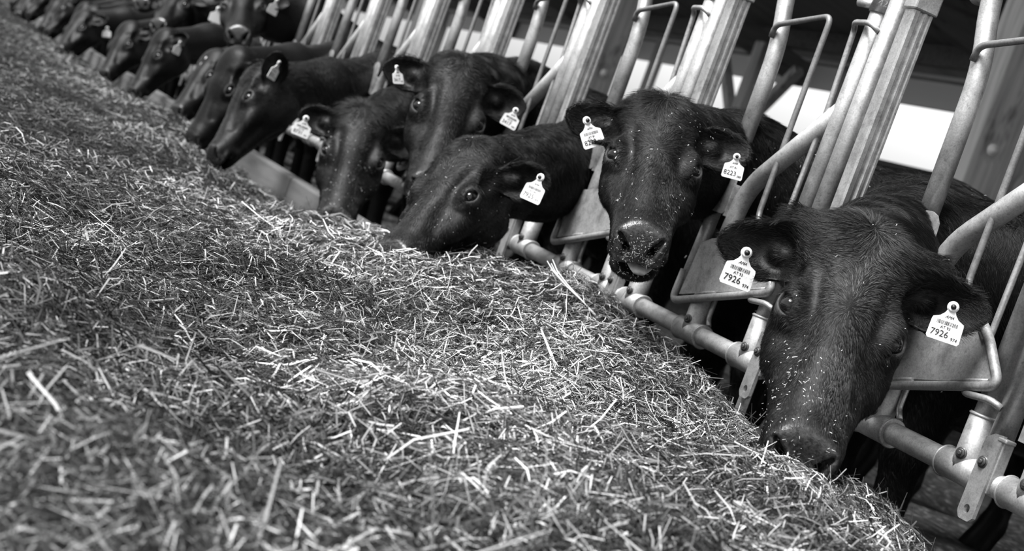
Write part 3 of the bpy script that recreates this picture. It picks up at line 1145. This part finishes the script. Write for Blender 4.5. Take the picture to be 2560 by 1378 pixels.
def sample_faces(V, Q, wgt, n, rg):
    a, b_, c_, d_ = V[Q[:, 0]], V[Q[:, 1]], V[Q[:, 2]], V[Q[:, 3]]
    nr = np.cross(c_ - a, d_ - b_)
    ar = np.linalg.norm(nr, axis=1) + 1e-12
    nr = nr / ar[:, None]
    p = ar * wgt(a * .25 + b_ * .25 + c_ * .25 + d_ * .25, nr)
    i = rg.choice(len(Q), n, p=p / p.sum())
    u, v = rg.random((n, 1)), rg.random((n, 1))
    pos = (a[i] * (1 - u) + b_[i] * u) * (1 - v) + (d_[i] * (1 - u) + c_[i] * u) * v
    return pos, nr[i]


def fur(c, n, thick=.00030):
    V, Q, root, R, o, s = c['V'], c['Q'], c['root'], c['R'], c['o'], c['s']
    rg = np.random.default_rng(100 + c['k'])
    me = c['obj'].data
    vx = np.empty(len(V), np.float32)
    me.attributes['nose'].data.foreach_get('value', vx)

    def wgt(p, nr):
        q = (p - o) @ R / s
        face = unit(CAM - p)
        vis = ((nr * face).sum(1) > -.25).astype(float)
        hd = np.linalg.norm(q - np.array([0, .2, -.09]), axis=1)
        zone = np.where(hd < .42, 1.0, np.where(p[:, 1] < .75, .40, np.where(p[:, 1] < 1.3, .12, .03)))
        nose = vx[Q].mean(1)
        eye = np.linalg.norm(np.stack([np.abs(q[:, 0]), q[:, 1], q[:, 2]], 1) - EYE_C, axis=1) < .029
        return vis * zone * np.where(nose > .4, 0.0, 1.0) * np.where(eye, 0.0, 1) * (p[:, 2] > .1)

    pos, nr = sample_faces(V, Q, wgt, n, rg)
    q = (pos - o) @ R / s
    ax = np.abs(q[:, 0])
    # lie of the coat in the head frame
    d1 = q - np.array([0, .178, 0])
    d2 = q - np.array([0.0, .000, 0])
    d1[:, 2] = d2[:, 2] = 0
    l1, l2 = np.linalg.norm(d1, axis=1)[:, None] + .01, np.linalg.norm(d2, axis=1)[:, None] + .01
    t = d1 / l1 ** 2.2 + d2 / l2 ** 2.2
    t = unit(t)
    side = sstep(.02, .09, -q[:, 2])[:, None]
    t = t * (1 - side) + side * unit(np.stack([0 * ax, .35 - .9 * sstep(.3, .15, q[:, 1]), -.9 + 0 * ax], 1))
    L = .0120 + .011 * sstep(.10, -.01, q[:, 1]) * sstep(-.14, -.02, q[:, 2]) - .004 * sstep(.25, .42, q[:, 1])
    L = L + c.get('tuft', 0) * sstep(.07, .0, q[:, 1]) * sstep(-.10, -.03, q[:, 2]) * rg.random(n)
    ear = np.zeros(n)
    for sg, nm in ((1, 'earR'), (-1, 'earL')):
        a = np.array(c[nm][0], float)
        a = a / np.linalg.norm(a)
        rel = q - np.array([.083 * sg, .055, -.090])
        u = rel @ a
        rad = np.linalg.norm(rel - u[:, None] * a, axis=1)
        isE = (u > .03) & (rad < .075) & (q[:, 0] * sg > .095)
        if c.get('horn'):
            isE &= (u > .055)
        ear = np.where(isE, 1, ear)
        rim = sstep(.020, .045, rad)
        t = np.where(isE[:, None], a * .9 + np.array([0, .35, -.1]) * .6, t)
        L = np.where(isE, .010 + .012 * rim, L)
    tw = t @ R.T
    hd = np.linalg.norm(q - np.array([0, .2, -.09]), axis=1)
    back = np.maximum(sstep(.27, .34, hd), sstep(-.01, -.06, q[:, 1]) * sstep(-.02, -.06, q[:, 2])) * (1 - ear)
    bt = np.stack([0 * ax, .55 + 0 * ax, -.8 + 0 * ax], 1)
    tw = tw * (1 - back[:, None]) + bt * back[:, None]
    L = L * (1 - back) + back * (.020 + .012 * sstep(.85, .98, pos[:, 2]))
    # locks: low-frequency wander plus single-hair jitter
    ph = rg.random((6, 3)) * 6.3
    for fr, am in ((38, .22), (95, .18), (210, .14)):
        k = rg.normal(size=(3, 3)) * fr
        tw = tw + am * np.stack([np.sin(pos @ k[i] + ph[i, 0]) for i in range(3)], 1)
    tw = tw + rg.normal(size=(n, 3)) * .12
    tw = tw - nr * (tw * nr).sum(1, keepdims=True)
    tw = unit(tw)
    lift = (.20 + .22 * rg.random(n) + .35 * sstep(.06, -.01, q[:, 1]) * (hd < .3))[:, None]
    Ls = (L * (.65 + .6 * rg.random(n)) * s)[:, None]
    K = 4
    P = np.empty((n, K, 3))
    for i in range(K):
        u = i / (K - 1)
        P[:, i] = pos + Ls * (tw * u * (.75 + .25 * u) + nr * lift * (u - .55 * u * u)) - nr * .0008
    rad = thick * np.array([1.0, .95, .7, .25])[None, :] * (.7 + .6 * rg.random((n, 1)))
    ob = curves_obj('fur', P - root, rad, FUR, c['obj'])
    # sun-bleached brownish hair plus painted-in fur highlights on forehead and nose bridge
    fd = np.exp(-((q[:, 0] / .072) ** 2 + ((q[:, 1] - .10) / .13) ** 2 + ((q[:, 2] + .01) / .06) ** 2))
    fd = np.maximum(fd, .7 * np.exp(-((q[:, 0] / .045) ** 2 + ((q[:, 1] - .30) / .10) ** 2 + ((q[:, 2] + .02) / .05) ** 2))) * c.get('fade_highlight', .5) * (1 - ear)
    fd = np.minimum(fd, 1.0)
    at = ob.data.attributes.new('bleach_highlight', 'FLOAT', 'POINT')
    at.data.foreach_set('value', np.repeat(fd, K).astype(np.float32))
    return ob


COWS = dict(
    A=dict(k=0, o=(0.188, -0.259, 0.804), nose=(0.531, -0.292, -0.795), dors=(0.699, -0.379, 0.606), s=0.963, b=1.00, gz=.80, tuft=.010, gx=-.015, bx=.10, fade_highlight=1.15, horn=.036, ear_len=.160, gL=(-.72, .05, .72), tipR=(1785, 592), tipL=(2525, 800), enL=(-.2, .5, .8), res=.0042, fur=230000,
       tags=[('R', (1866, 632), (1836, 713), 12, ('7926', '974', '93', 1)), ('L', (2383, 768), (2355, 849), -5, ('7926', '974', '93', 1))],
       label='nearest black cow, horn buds showing, nose buried in hay, two tags numbered 7926'),
    B=dict(k=1, o=(-0.688, -0.274, 0.936), nose=(0.724, -0.222, -0.653), dors=(0.556, -0.372, 0.743), s=0.912, b=0.99, gz=.86, tuft=.022, jaw=.032, tongue=1, tipR=(1395, 272), tipL=(1931, 388), res=.0042, fur=190000,
       tags=[('R', (1467, 302), (1487, 364), 25, ('8223', '388', '81', 1)), ('L', (1842, 392), (1830, 437), 0, ('8223', '388', '81', 0))],
       label='black cow facing the camera with its pale tongue out below a wet nose'),
    C=dict(k=2, o=(-1.401, -0.392, 0.713), nose=(0.496, -0.486, -0.719), dors=(0.295, -0.685, 0.666), s=0.929, b=1.00, gz=.80, tipL=(1395, 455), enL=(-.6, .5, .6), eaR=(.9, -.3, -.3), res=.0046, fur=110000,
       tags=[('L', (1351, 444), (1324, 500), -30, ('7925', '975', '93', 1))],
       label='black cow with head low in the hay, one eye visible, left of the tongue-showing cow'),
    D=dict(k=3, o=(-2.049, -0.269, 0.928), nose=(0.579, -0.132, -0.804), dors=(0.770, -0.234, 0.593), s=0.982, b=1.00, gz=.88, tipR=(936, 157), tipL=(1346, 280), res=.0046, fur=70000,
       tags=[('R', (992, 169), (996, 205), 52, ('3417', '975', '93', 0)), ('L', (1289, 276), (1268, 315), 8, ('3417', '975', '93', 1))],
       label='black cow with both ears spread, looking over the neighbour that covers its muzzle'),
    E=dict(k=4, o=(-2.777, -0.294, 0.694), nose=(0.582, -0.113, -0.805), dors=(0.741, -0.334, 0.583), s=0.961, b=1.00, gz=.78, tuft=.030, tipR=(722, 268), res=.005, fur=50000,
       tags=[('R', (765, 296), (748, 338), 15, ('8731', '971', '93', 1))],
       label='black cow with tousled forehead eating beside the exposed kerb board'),
    F=dict(k=5, o=(-3.673, -0.510, 0.685), nose=(0.515, -0.285, -0.808), dors=(-0.133, -0.958, 0.253), s=0.944, b=1.00, gz=.80, tipL=(699, 128), enL=(-.9, .4, .2), res=.006, fur=24000,
       tags=[('L', (697, 158), (677, 196), 70, ('8731', '972', '93', 0))],
       label='black cow in profile with a glinting eye and an upright tagged ear'),
    G=dict(k=6, o=(-4.348, -0.473, 0.727), nose=(0.223, -0.217, -0.950), dors=(0.312, -0.908, 0.280), s=0.931, b=1.00, gz=.80, res=.007,
       label='grey-sheened black cow in profile, directly behind the one with the glinting eye'),
    H=dict(k=8, o=(-5.776, -0.288, 0.692), nose=(0.512, -0.354, -0.783), dors=(0.184, -0.845, 0.502), s=0.933, b=1.00, gz=.78, res=.008, tags=[('R', (517, 147), (515, 158), 40, None)],
       label='small dark head squeezed between two profiles at the hay edge'),
    I=dict(k=7, o=(-5.295, -0.335, 1.066), nose=(0.842, -0.078, -0.534), dors=(0.471, -0.379, 0.797), s=0.946, b=1.00, gz=.98, res=.007, tags=[('R', (546, 22), (542, 34), 30, None), ('L', (692, 3), (686, 16), 50, None)], jaw=.02, tongue=1,  # tongue added here as painted glare on the lit lower lip
       label='black cow holding its wet pale-lipped muzzle high above the others'),
    J=dict(k=9, o=(-6.641, -0.433, 0.695), nose=(0.388, -0.251, -0.887), dors=(0.108, -0.943, 0.314), s=0.913, b=1.00, gz=.80, res=.008, tags=[('L', (450, 107), (439, 134), 65, None)],
       label='black cow in profile with a thin bright tag hanging edge-on from its ear'),
    K=dict(k=11, o=(-8.082, -0.431, 0.668), nose=(0.538, -0.238, -0.809), dors=(0.339, -0.817, 0.466), s=0.935, b=1.00, gz=.80, res=.009,
       label='black cow with pale forehead sheen, nose in the hay, left of the edge-on tag'),
    L=dict(k=13, o=(-9.756, -0.540, 0.630), nose=(0.618, -0.317, -0.720), dors=(0.260, -0.781, 0.567), s=0.939, b=1.00, gz=.78, res=.010, tags=[('L', (268, 70), (266, 92), 5, None)],
       label='far cow with a bright round-looking tag beside its cheek'),
    M=dict(k=10, o=(-7.733, -0.242, 0.989), nose=(0.781, -0.299, -0.548), dors=(0.319, -0.564, 0.762), s=0.949, b=1.00, gz=.95, res=.009, tags=[('R', (416, 10), (411, 28), 20, None)],
       label='raised far cow with a shining wet nose above a lowered profile'),
)
FAR = [  # stall, pose borrowed from, shift of the head, label
    (12, 'M', (.15, .05, .10), 'far cow whose neck rises out of the picture beside the raised wet nose'),
    (14, 'K', (-0.01, 0.00, 0.01), 'far lowered head, first beyond the bright round-looking tag'),
    (15, 'J', (0.04, 0.01, -0.02), 'far lowered head, second beyond the bright round-looking tag'),
    (16, 'F', (-0.05, 0.03, -0.00), 'far lowered head, third beyond the bright round-looking tag'),
    (17, 'G', (-0.01, 0.05, 0.01), 'far lowered head, fourth beyond the bright round-looking tag'),
    (18, 'K', (0.08, -0.00, 0.02), 'far lowered head, fifth beyond the bright round-looking tag'),
    (19, 'F', (-0.03, 0.01, 0.04), 'far lowered head, sixth beyond the bright round-looking tag'),
    (20, 'L', (0.03, 0.02, 0.03), 'far lowered head, seventh beyond the bright round-looking tag'),
    (21, 'J', (-0.04, 0.03, 0.02), 'far lowered head, eighth beyond the bright round-looking tag'),
    (22, 'K', (-0.00, -0.05, 0.04), 'far lowered head, ninth beyond the bright round-looking tag'),
    (23, 'F', (0.02, 0.02, 0.04), 'far lowered head, tenth beyond the bright round-looking tag'),
    (24, 'G', (.00, .04, .00), 'dark head at the far end of the row'),
]
for k, src, sh, lb in FAR:
    c0 = COWS[src]
    dk = k - c0['k']
    COWS['far%d' % k] = dict(k=k, o=tuple(np.array(c0['o']) + np.array([-PITCH_X * dk, 0, 0]) + np.array(sh)), nose=c0['nose'], dors=c0['dors'], s=.95,
                             b=1.0, gz=c0['gz'], res=.012, label=lb)


def tag_mesh(mb, bt, X, Y, txt, sc):
    """ear tag hanging from its stud at bt; X right, Y up, both in the plane of the tag"""
    N = np.cross(X, Y)
    out = []
    for a in np.linspace(-.25 * math.pi, 1.25 * math.pi, 15):
        out.append((.0105 * math.cos(a), .0105 * math.sin(a)))
    out += [(-.010, -.013), (-.0165, -.020), (-.0275, -.0250), (-.0288, -.029), (-.0300, -.060), (-.0270, -.0640), (.0270, -.0640), (.0300, -.060),
            (.0288, -.029), (.0275, -.0250), (.0165, -.020), (.010, -.013)]
    out = [(p[0] * sc, p[1] * sc) for p in out]
    mb.plate(out, bt, X, Y, .0016, mat=0)
    mb.lathe([(.0092 * sc, .0008), (.0092 * sc, .0026), (.0060 * sc, .0034), (.0052 * sc, .0030)], bt, N, 24, mat=0)
    mb.lathe([(.0050 * sc, .0020), (.0046 * sc, .0060), (.0, .0072)], bt, N, 16, mat=1)
    if txt is None:
        return
    num, small, reg, bar = txt

    def put(body, size, x, y, shear=0.0):
        V, Fs = text_mesh(body, size * sc, shear)
        mb.add([bt + X * (p[0] + x * sc) + Y * (p[1] + y * sc) + N * (p[2] + .0011) for p in V], Fs, False, mat=1)
    put('AMA', .0072, 0.0, -.0195, .45)
    if bar:
        r_ = random.Random(int(num))
        x = -.019
        while x < .019:
            wv = r_.choice([.0006, .0009, .0014])
            mb.add([bt + X * (a * sc) + Y * (b_ * sc) + N * .0011 for a, b_ in
                    ((x, -.0345), (x + wv, -.0345), (x + wv, -.0275), (x, -.0275))], [(0, 1, 2, 3)], False, mat=1)
            x += wv + r_.choice([.0006, .0008, .0012])
        put('AT ' + reg, .0072, -.001, -.0395)
        put(num, .0165, -.0085, -.0515)
        put(small, .0082, .0190, -.0560)
    else:
        put('AT ' + reg, .0085, -.001, -.0320)
        put(num, .0185, -.0075, -.0490)
        put(small, .0085, .0195, -.0545)


def add_tags(c):
    for side, bp, ep, yaw, txt in c.get('tags', []):
        sg = 1 if side == 'R' else -1
        a = unit(np.array(c['ear' + side][0], float))
        mid = c['H'](np.array([.083 * sg, .055, -.090]) + a * .085)
        dep = (mid - CAM) @ FW
        ts = np.linspace(dep - .14, dep + .10, 240)
        d = ray(*bp)
        f = cow_sdf(CAM + d * ts[:, None], c)
        inside = np.nonzero(f < 0.001)[0]
        t = ts[inside[0]] if len(inside) else dep
        bt = CAM + d * (t - .038)
        du, dv = bp[0] - ep[0], bp[1] - ep[1]
        Y = RT * du - UP * dv
        Y = Y / np.linalg.norm(Y)
        Xp = np.cross(Y, -FW)
        yw = math.radians(yaw)
        X = Xp * math.cos(yw) + FW * math.sin(yw)
        mb = MB()
        sc = np.hypot(du, dv) / (F_PX / t) / .0615 if txt else 1.05
        tag_mesh(mb, bt - c['root'], X, Y, txt, min(max(sc, .75), 1.3))
        mb.build('ear_tag', [TAGW, INK], c['obj'])


def add_tongue_or_glare(c):  # real tongue on one cow, painted lip glare on the raised one
    mb = MB()
    s, H, jw = c['s'], c['H'], c['jaw']
    rows = []
    for i in range(15):
        u = i / 14
        y = .36 + .112 * u
        wv = .041 * math.sin(math.pi * (.25 + .70 * u)) ** .6
        z = -.1015 - jw * .42 - .006 * u * u
        for j in range(17):
            th = 2 * math.pi * j / 16
            rows.append(H((-.012 + wv * math.cos(th), y, z + .0095 * math.sin(th) * (1 - .5 * u))) - c['root'])
    Fs = [(i * 17 + j, i * 17 + j + 1, (i + 1) * 17 + j + 1, (i + 1) * 17 + j) for i in range(14) for j in range(16)]
    Fs.append(tuple(14 * 17 + j for j in range(17)))
    mb.add(rows, Fs, True)
    mb.build('tongue', TONGUE, c['obj'])


for nm, c in COWS.items():
    make_cow(c, c['res'], .03 if c['k'] < 7 else .05)
    if c.get('fur'):
        fur(c, c['fur'], .00020 * max(1.0, ((c['o'] - CAM) @ FW) / 3.2))
    add_tags(c)
    if c.get('tongue'):
        add_tongue_or_glare(c)


# ------------------------------------------------------------------ chopped hay heaped along the fence: one uncountable mass
HAYM, nt, b = mat('chopped_hay', 0.4, 0.55, spec=0.35)
an = nt.nodes.new('ShaderNodeAttribute')
an.attribute_name = 'tone'
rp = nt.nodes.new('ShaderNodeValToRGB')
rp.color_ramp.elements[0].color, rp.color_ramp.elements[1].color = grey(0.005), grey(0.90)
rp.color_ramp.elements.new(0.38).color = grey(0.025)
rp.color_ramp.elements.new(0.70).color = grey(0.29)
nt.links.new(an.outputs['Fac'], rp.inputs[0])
nt.links.new(rp.outputs[0], b.inputs['Base Color'])
HAYBED, nt, b = mat('hay_bed_gap_shade', 0.05, 0.9, spec=0.1)  # near-black colour paints the shade in the gaps between strands
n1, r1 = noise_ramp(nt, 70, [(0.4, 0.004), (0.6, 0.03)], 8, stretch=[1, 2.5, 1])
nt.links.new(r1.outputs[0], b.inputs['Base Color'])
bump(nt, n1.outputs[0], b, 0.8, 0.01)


def build_hay(n_screen, n_world):
    rg = np.random.default_rng(21)
    gx, gy = np.arange(-26, 2.35, .02), np.arange(-4.2, 0.16, .02)
    GX, GY = np.meshgrid(gx, gy, indexing='ij')
    HT = hay_h(GX, GY).astype(np.float32)

    def hl(x, y):
        i = np.clip(((x + 26) / .02).astype(int), 0, len(gx) - 1)
        j = np.clip(((y + 4.2) / .02).astype(int), 0, len(gy) - 1)
        return HT[i, j]

    # bed
    bx = np.concatenate([np.arange(-26, -6, .12), np.arange(-6, -2, .05), np.arange(-2, 2.3, .025)])
    by = np.concatenate([np.arange(-4.2, -2, .1), np.arange(-2, .071, .03)])
    BX, BY = np.meshgrid(bx, by, indexing='ij')
    BZ = hay_h(BX, BY) - .012
    BZ[BZ < .012] = -.02
    BZ[:, -1] = np.minimum(BZ[:, -1], .02)
    idx = np.arange(BX.size).reshape(BX.shape)
    bq = np.stack([idx[:-1, :-1], idx[1:, :-1], idx[1:, 1:], idx[:-1, 1:]], -1).reshape(-1, 4)
    bv = np.stack([BX, BY, BZ], -1).reshape(-1, 3)
    # strands where the lane is seen, spread evenly over the view; plus a thinner even spread over the whole heap
    u, v = rg.uniform(-300, 2860, n_screen), rg.uniform(-60, 1640, n_screen)
    D = FW + RT * ((u - 1280) / F_PX)[:, None] - UP * ((v - 689) / F_PX)[:, None]
    hit = np.full(n_screen, np.nan)
    done = np.zeros(n_screen, bool)
    t = .75
    while t < 26:
        p = CAM + D * t
        below = (p[:, 2] < hl(p[:, 0], p[:, 1])) & (p[:, 1] < .07) & (p[:, 1] > -4.1) & ~done
        hit[below] = t
        done |= below
        t *= 1.012
    ok = ~np.isnan(hit)
    P = (CAM + D * (hit * (1 - .004 * rg.random(n_screen)))[:, None])[ok]
    Pw = np.stack([1.9 - 14 * rg.random(n_world) ** 1.8, -3.2 + 3.25 * rg.random(n_world)], 1)
    XY = np.concatenate([P[:, :2], Pw])
    n = len(XY)
    x, y = XY[:, 0] + rg.normal(size=n) * .004, np.minimum(XY[:, 1] + rg.normal(size=n) * .004, .06)
    z = hay_h(x, y)
    keep = z > .02
    x, y, z = x[keep], y[keep], z[keep]
    n = len(x)
    e = .012
    N = unit(np.stack([-(hay_h(x + e, y) - hay_h(x - e, y)) / (2 * e), -(hay_h(x, y + e) - hay_h(x, y - e)) / (2 * e), np.ones(n)], 1))
    pos = np.stack([x, y, z], 1)
    dist = np.maximum((pos - CAM) @ FW, .6)
    kind = rg.random(n)
    straw, leaf = kind > .70, kind > .965
    L = np.where(straw, rg.gamma(3.0, .0080, n) + .009, rg.gamma(2.6, .0080, n) + .007)
    L = np.where(leaf, rg.uniform(.008, .020, n), L)
    L = np.where(rg.random(n) > .996, rg.uniform(.08, .16, n), L)
    wd = np.where(straw, rg.uniform(.0013, .0030, n), rg.uniform(.0006, .0015, n))
    wd = np.where(leaf, rg.uniform(.003, .006, n), wd)
    wd = np.maximum(wd, .75 * dist / F_PX)
    L = np.maximum(L, 4 * wd)
    yaw = 2.2 * np.pi * nz2(x, y, 31, 5.0) + rg.normal(size=n) * 1.0
    pit = rg.normal(size=n) * .24 + np.where(rg.random(n) > .93, rg.uniform(0, .9, n), 0)
    t1 = unit(np.cross(N, np.stack([np.sin(yaw), np.cos(yaw), 0 * yaw], 1)))
    d = unit(t1 * np.cos(pit)[:, None] + N * np.sin(pit)[:, None])
    roll = rg.normal(size=n) * .7
    sd_ = unit(np.cross(d, N))
    nn = np.cross(sd_, d)
    sd_ = sd_ * np.cos(roll)[:, None] + nn * np.sin(roll)[:, None]
    up = np.cross(sd_, d)
    off = rg.normal(size=n) * .0045 + .002
    c0 = pos + N * (off + .35 * L * np.abs(np.sin(pit)))[:, None]
    bend = rg.normal(size=n) * .10 * L
    hw = wd[:, None] * .5
    A, B_ = c0 - d * (L * .5)[:, None], c0 + d * (L * .5)[:, None]
    M = c0 + up * bend[:, None] + sd_ * (rg.normal(size=n) * .06 * L)[:, None]
    tp = rg.uniform(.4, 1.0, (n, 1))
    Vs = np.stack([A - sd_ * hw * tp, A + sd_ * hw * tp, M - sd_ * hw, M + sd_ * hw, B_ - sd_ * hw * tp, B_ + sd_ * hw * tp], 1)
    base = np.arange(n)[:, None] * 6
    q = np.concatenate([base + np.array([0, 1, 3, 2]), base + np.array([2, 3, 5, 4])])
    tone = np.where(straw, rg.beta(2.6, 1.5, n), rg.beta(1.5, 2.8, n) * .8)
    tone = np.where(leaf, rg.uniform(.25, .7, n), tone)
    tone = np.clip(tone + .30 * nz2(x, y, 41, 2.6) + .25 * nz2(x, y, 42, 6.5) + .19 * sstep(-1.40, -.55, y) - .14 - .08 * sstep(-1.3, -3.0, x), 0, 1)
    nb = len(bv)
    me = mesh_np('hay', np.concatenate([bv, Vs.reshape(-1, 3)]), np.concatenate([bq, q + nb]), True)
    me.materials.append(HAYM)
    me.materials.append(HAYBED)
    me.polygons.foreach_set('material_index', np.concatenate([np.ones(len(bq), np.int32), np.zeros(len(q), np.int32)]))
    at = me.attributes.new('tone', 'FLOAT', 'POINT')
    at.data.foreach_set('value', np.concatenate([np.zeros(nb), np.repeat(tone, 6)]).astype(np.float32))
    o = link(bpy.data.objects.new('hay', me))
    tag(o, 'heaped windrow of chopped hay filling the feed lane in front of the fence', 'hay', kind='stuff')
    return o


build_hay(440000, 170000)


# ------------------------------------------------------------------ bits of hay caught on the coats and a few long stalks on the heap
CHAFF, nt, b = mat('dry_hay_flakes', 0.5, 0.6)


def chaff(c, n, spots, label):
    """spots: (head-frame centre or None for the body, radius, weight)"""
    rg = np.random.default_rng(500 + c['k'])
    V, Q, R, o, s = c['V'], c['Q'], c['R'], c['o'], c['s']

    def wgt(p, nr):
        q = (p - o) @ R / s
        vis = ((nr * unit(CAM - p)).sum(1) > .12)
        w_ = np.zeros(len(p))
        for cen, rad, am in spots:
            if cen is None:
                w_ = w_ + am * (p[:, 1] > .02) * (p[:, 1] < 1.0) * (p[:, 2] > .5)
            else:
                w_ = w_ + am * np.exp(-(np.linalg.norm(q - np.array(cen), axis=1) / rad) ** 2)
        return w_ * vis

    pos, nr = sample_faces(V, Q, wgt, n, rg)
    q = (pos - o) @ R / s
    off = np.where((q[:, 1] > .40), .0012, .010)[:, None] * (.5 + .7 * rg.random((n, 1)))
    d = unit(np.cross(nr, rg.normal(size=(n, 3))))
    d = unit(d + nr * rg.normal(size=(n, 1)) * .25)
    sd_ = unit(np.cross(d, nr))
    L = (rg.gamma(1.5, .0007, n) + .0005)[:, None]
    wd = (rg.uniform(.00025, .0006, n))[:, None]
    c0 = pos + nr * off
    M = c0 + nr * L * .15
    Vs = np.stack([c0 - d * L - sd_ * wd, c0 - d * L + sd_ * wd, M - sd_ * wd, M + sd_ * wd, c0 + d * L - sd_ * wd * .6, c0 + d * L + sd_ * wd * .6], 1)
    base = np.arange(n)[:, None] * 6
    me = mesh_np('hay_chaff', Vs.reshape(-1, 3), np.concatenate([base + np.array([0, 1, 3, 2]), base + np.array([2, 3, 5, 4])]))
    me.materials.append(CHAFF)
    tag(link(bpy.data.objects.new('hay_chaff', me)), label, 'hay', kind='stuff')


chaff(COWS['A'], 210, [((.06, .36, -.06), .085, 1.0), ((.05, .46, -.05), .05, 2.0), ((0, .10, 0), .16, .025), ((0, .30, -.02), .12, .07)],
      'tiny hay flakes stuck to the face of the horned cow')
chaff(COWS['B'], 760, [((0, .475, -.085), .045, 5.0), ((0, .42, -.13), .05, 3.0), ((0, .27, -.03), .14, .15), ((-.09, .03, -.03), .05, .6), (None, 0, .035)],
      'tiny hay flakes on the muzzle and flank of the tongue-showing cow')
chaff(COWS['C'], 160, [((-.05, .2, -.1), .16, .6), (None, 0, .05)], 'tiny hay flakes on the coat of the low head with one visible eye')
chaff(COWS['E'], 150, [((0, .30, -.03), .13, .8), ((0, .46, -.07), .06, 2.0)], 'tiny hay flakes on the dark face beside the kerb board')


def stalk(px, lift, w0, label, n=1, spread=.004):
    """a long pale stalk lying on the heap: pixels give its course, each point rests on the hay plus a lift"""
    pts = []
    for (u, v), h in zip(px, lift):
        d = ray(u, v)
        t = .9
        while t < 8:
            p = CAM + d * t
            if p[2] < float(hay_h(np.array([p[0]]), np.array([p[1]]))[0]) + .004 + h:
                break
            t += .004
        pts.append(p)
    mb = MB()
    r_ = random.Random(len(px) + int(px[0][0]))
    for k in range(n):
        o = np.array([r_.uniform(-1, 1) for _ in range(3)]) * spread
        P = [p + o * (i / max(1, len(pts) - 1) - .2) for i, p in enumerate(pts)]
        mb.tube(P, [w0 * (1 - .6 * i / 20) for i in range(60)][:len(P)], 6)
    tag(mb.build('hay_stalk', CHAFF), label, 'stalk', 'long stalks on the hay heap')


stalk([(1495, 795), (1455, 752), (1415, 712), (1388, 680), (1376, 656)], [.0, .012, .03, .045, .06], .0016,
      'pale split stalk curling up from the heap below the low head', 5, .010)
stalk([(1060, 915), (1082, 885), (1108, 858)], [.004, .006, .008], .0018, 'straight straw crossing another in the middle of the heap')
stalk([(1062, 878), (1085, 890), (1112, 905)], [.008, .010, .008], .0014, 'second straw of the cross in the middle of the heap')
stalk([(1836, 1104), (1880, 1130), (1925, 1150)], [.012, .010, .006], .0014, 'long bleached straw in front of the buried nose')
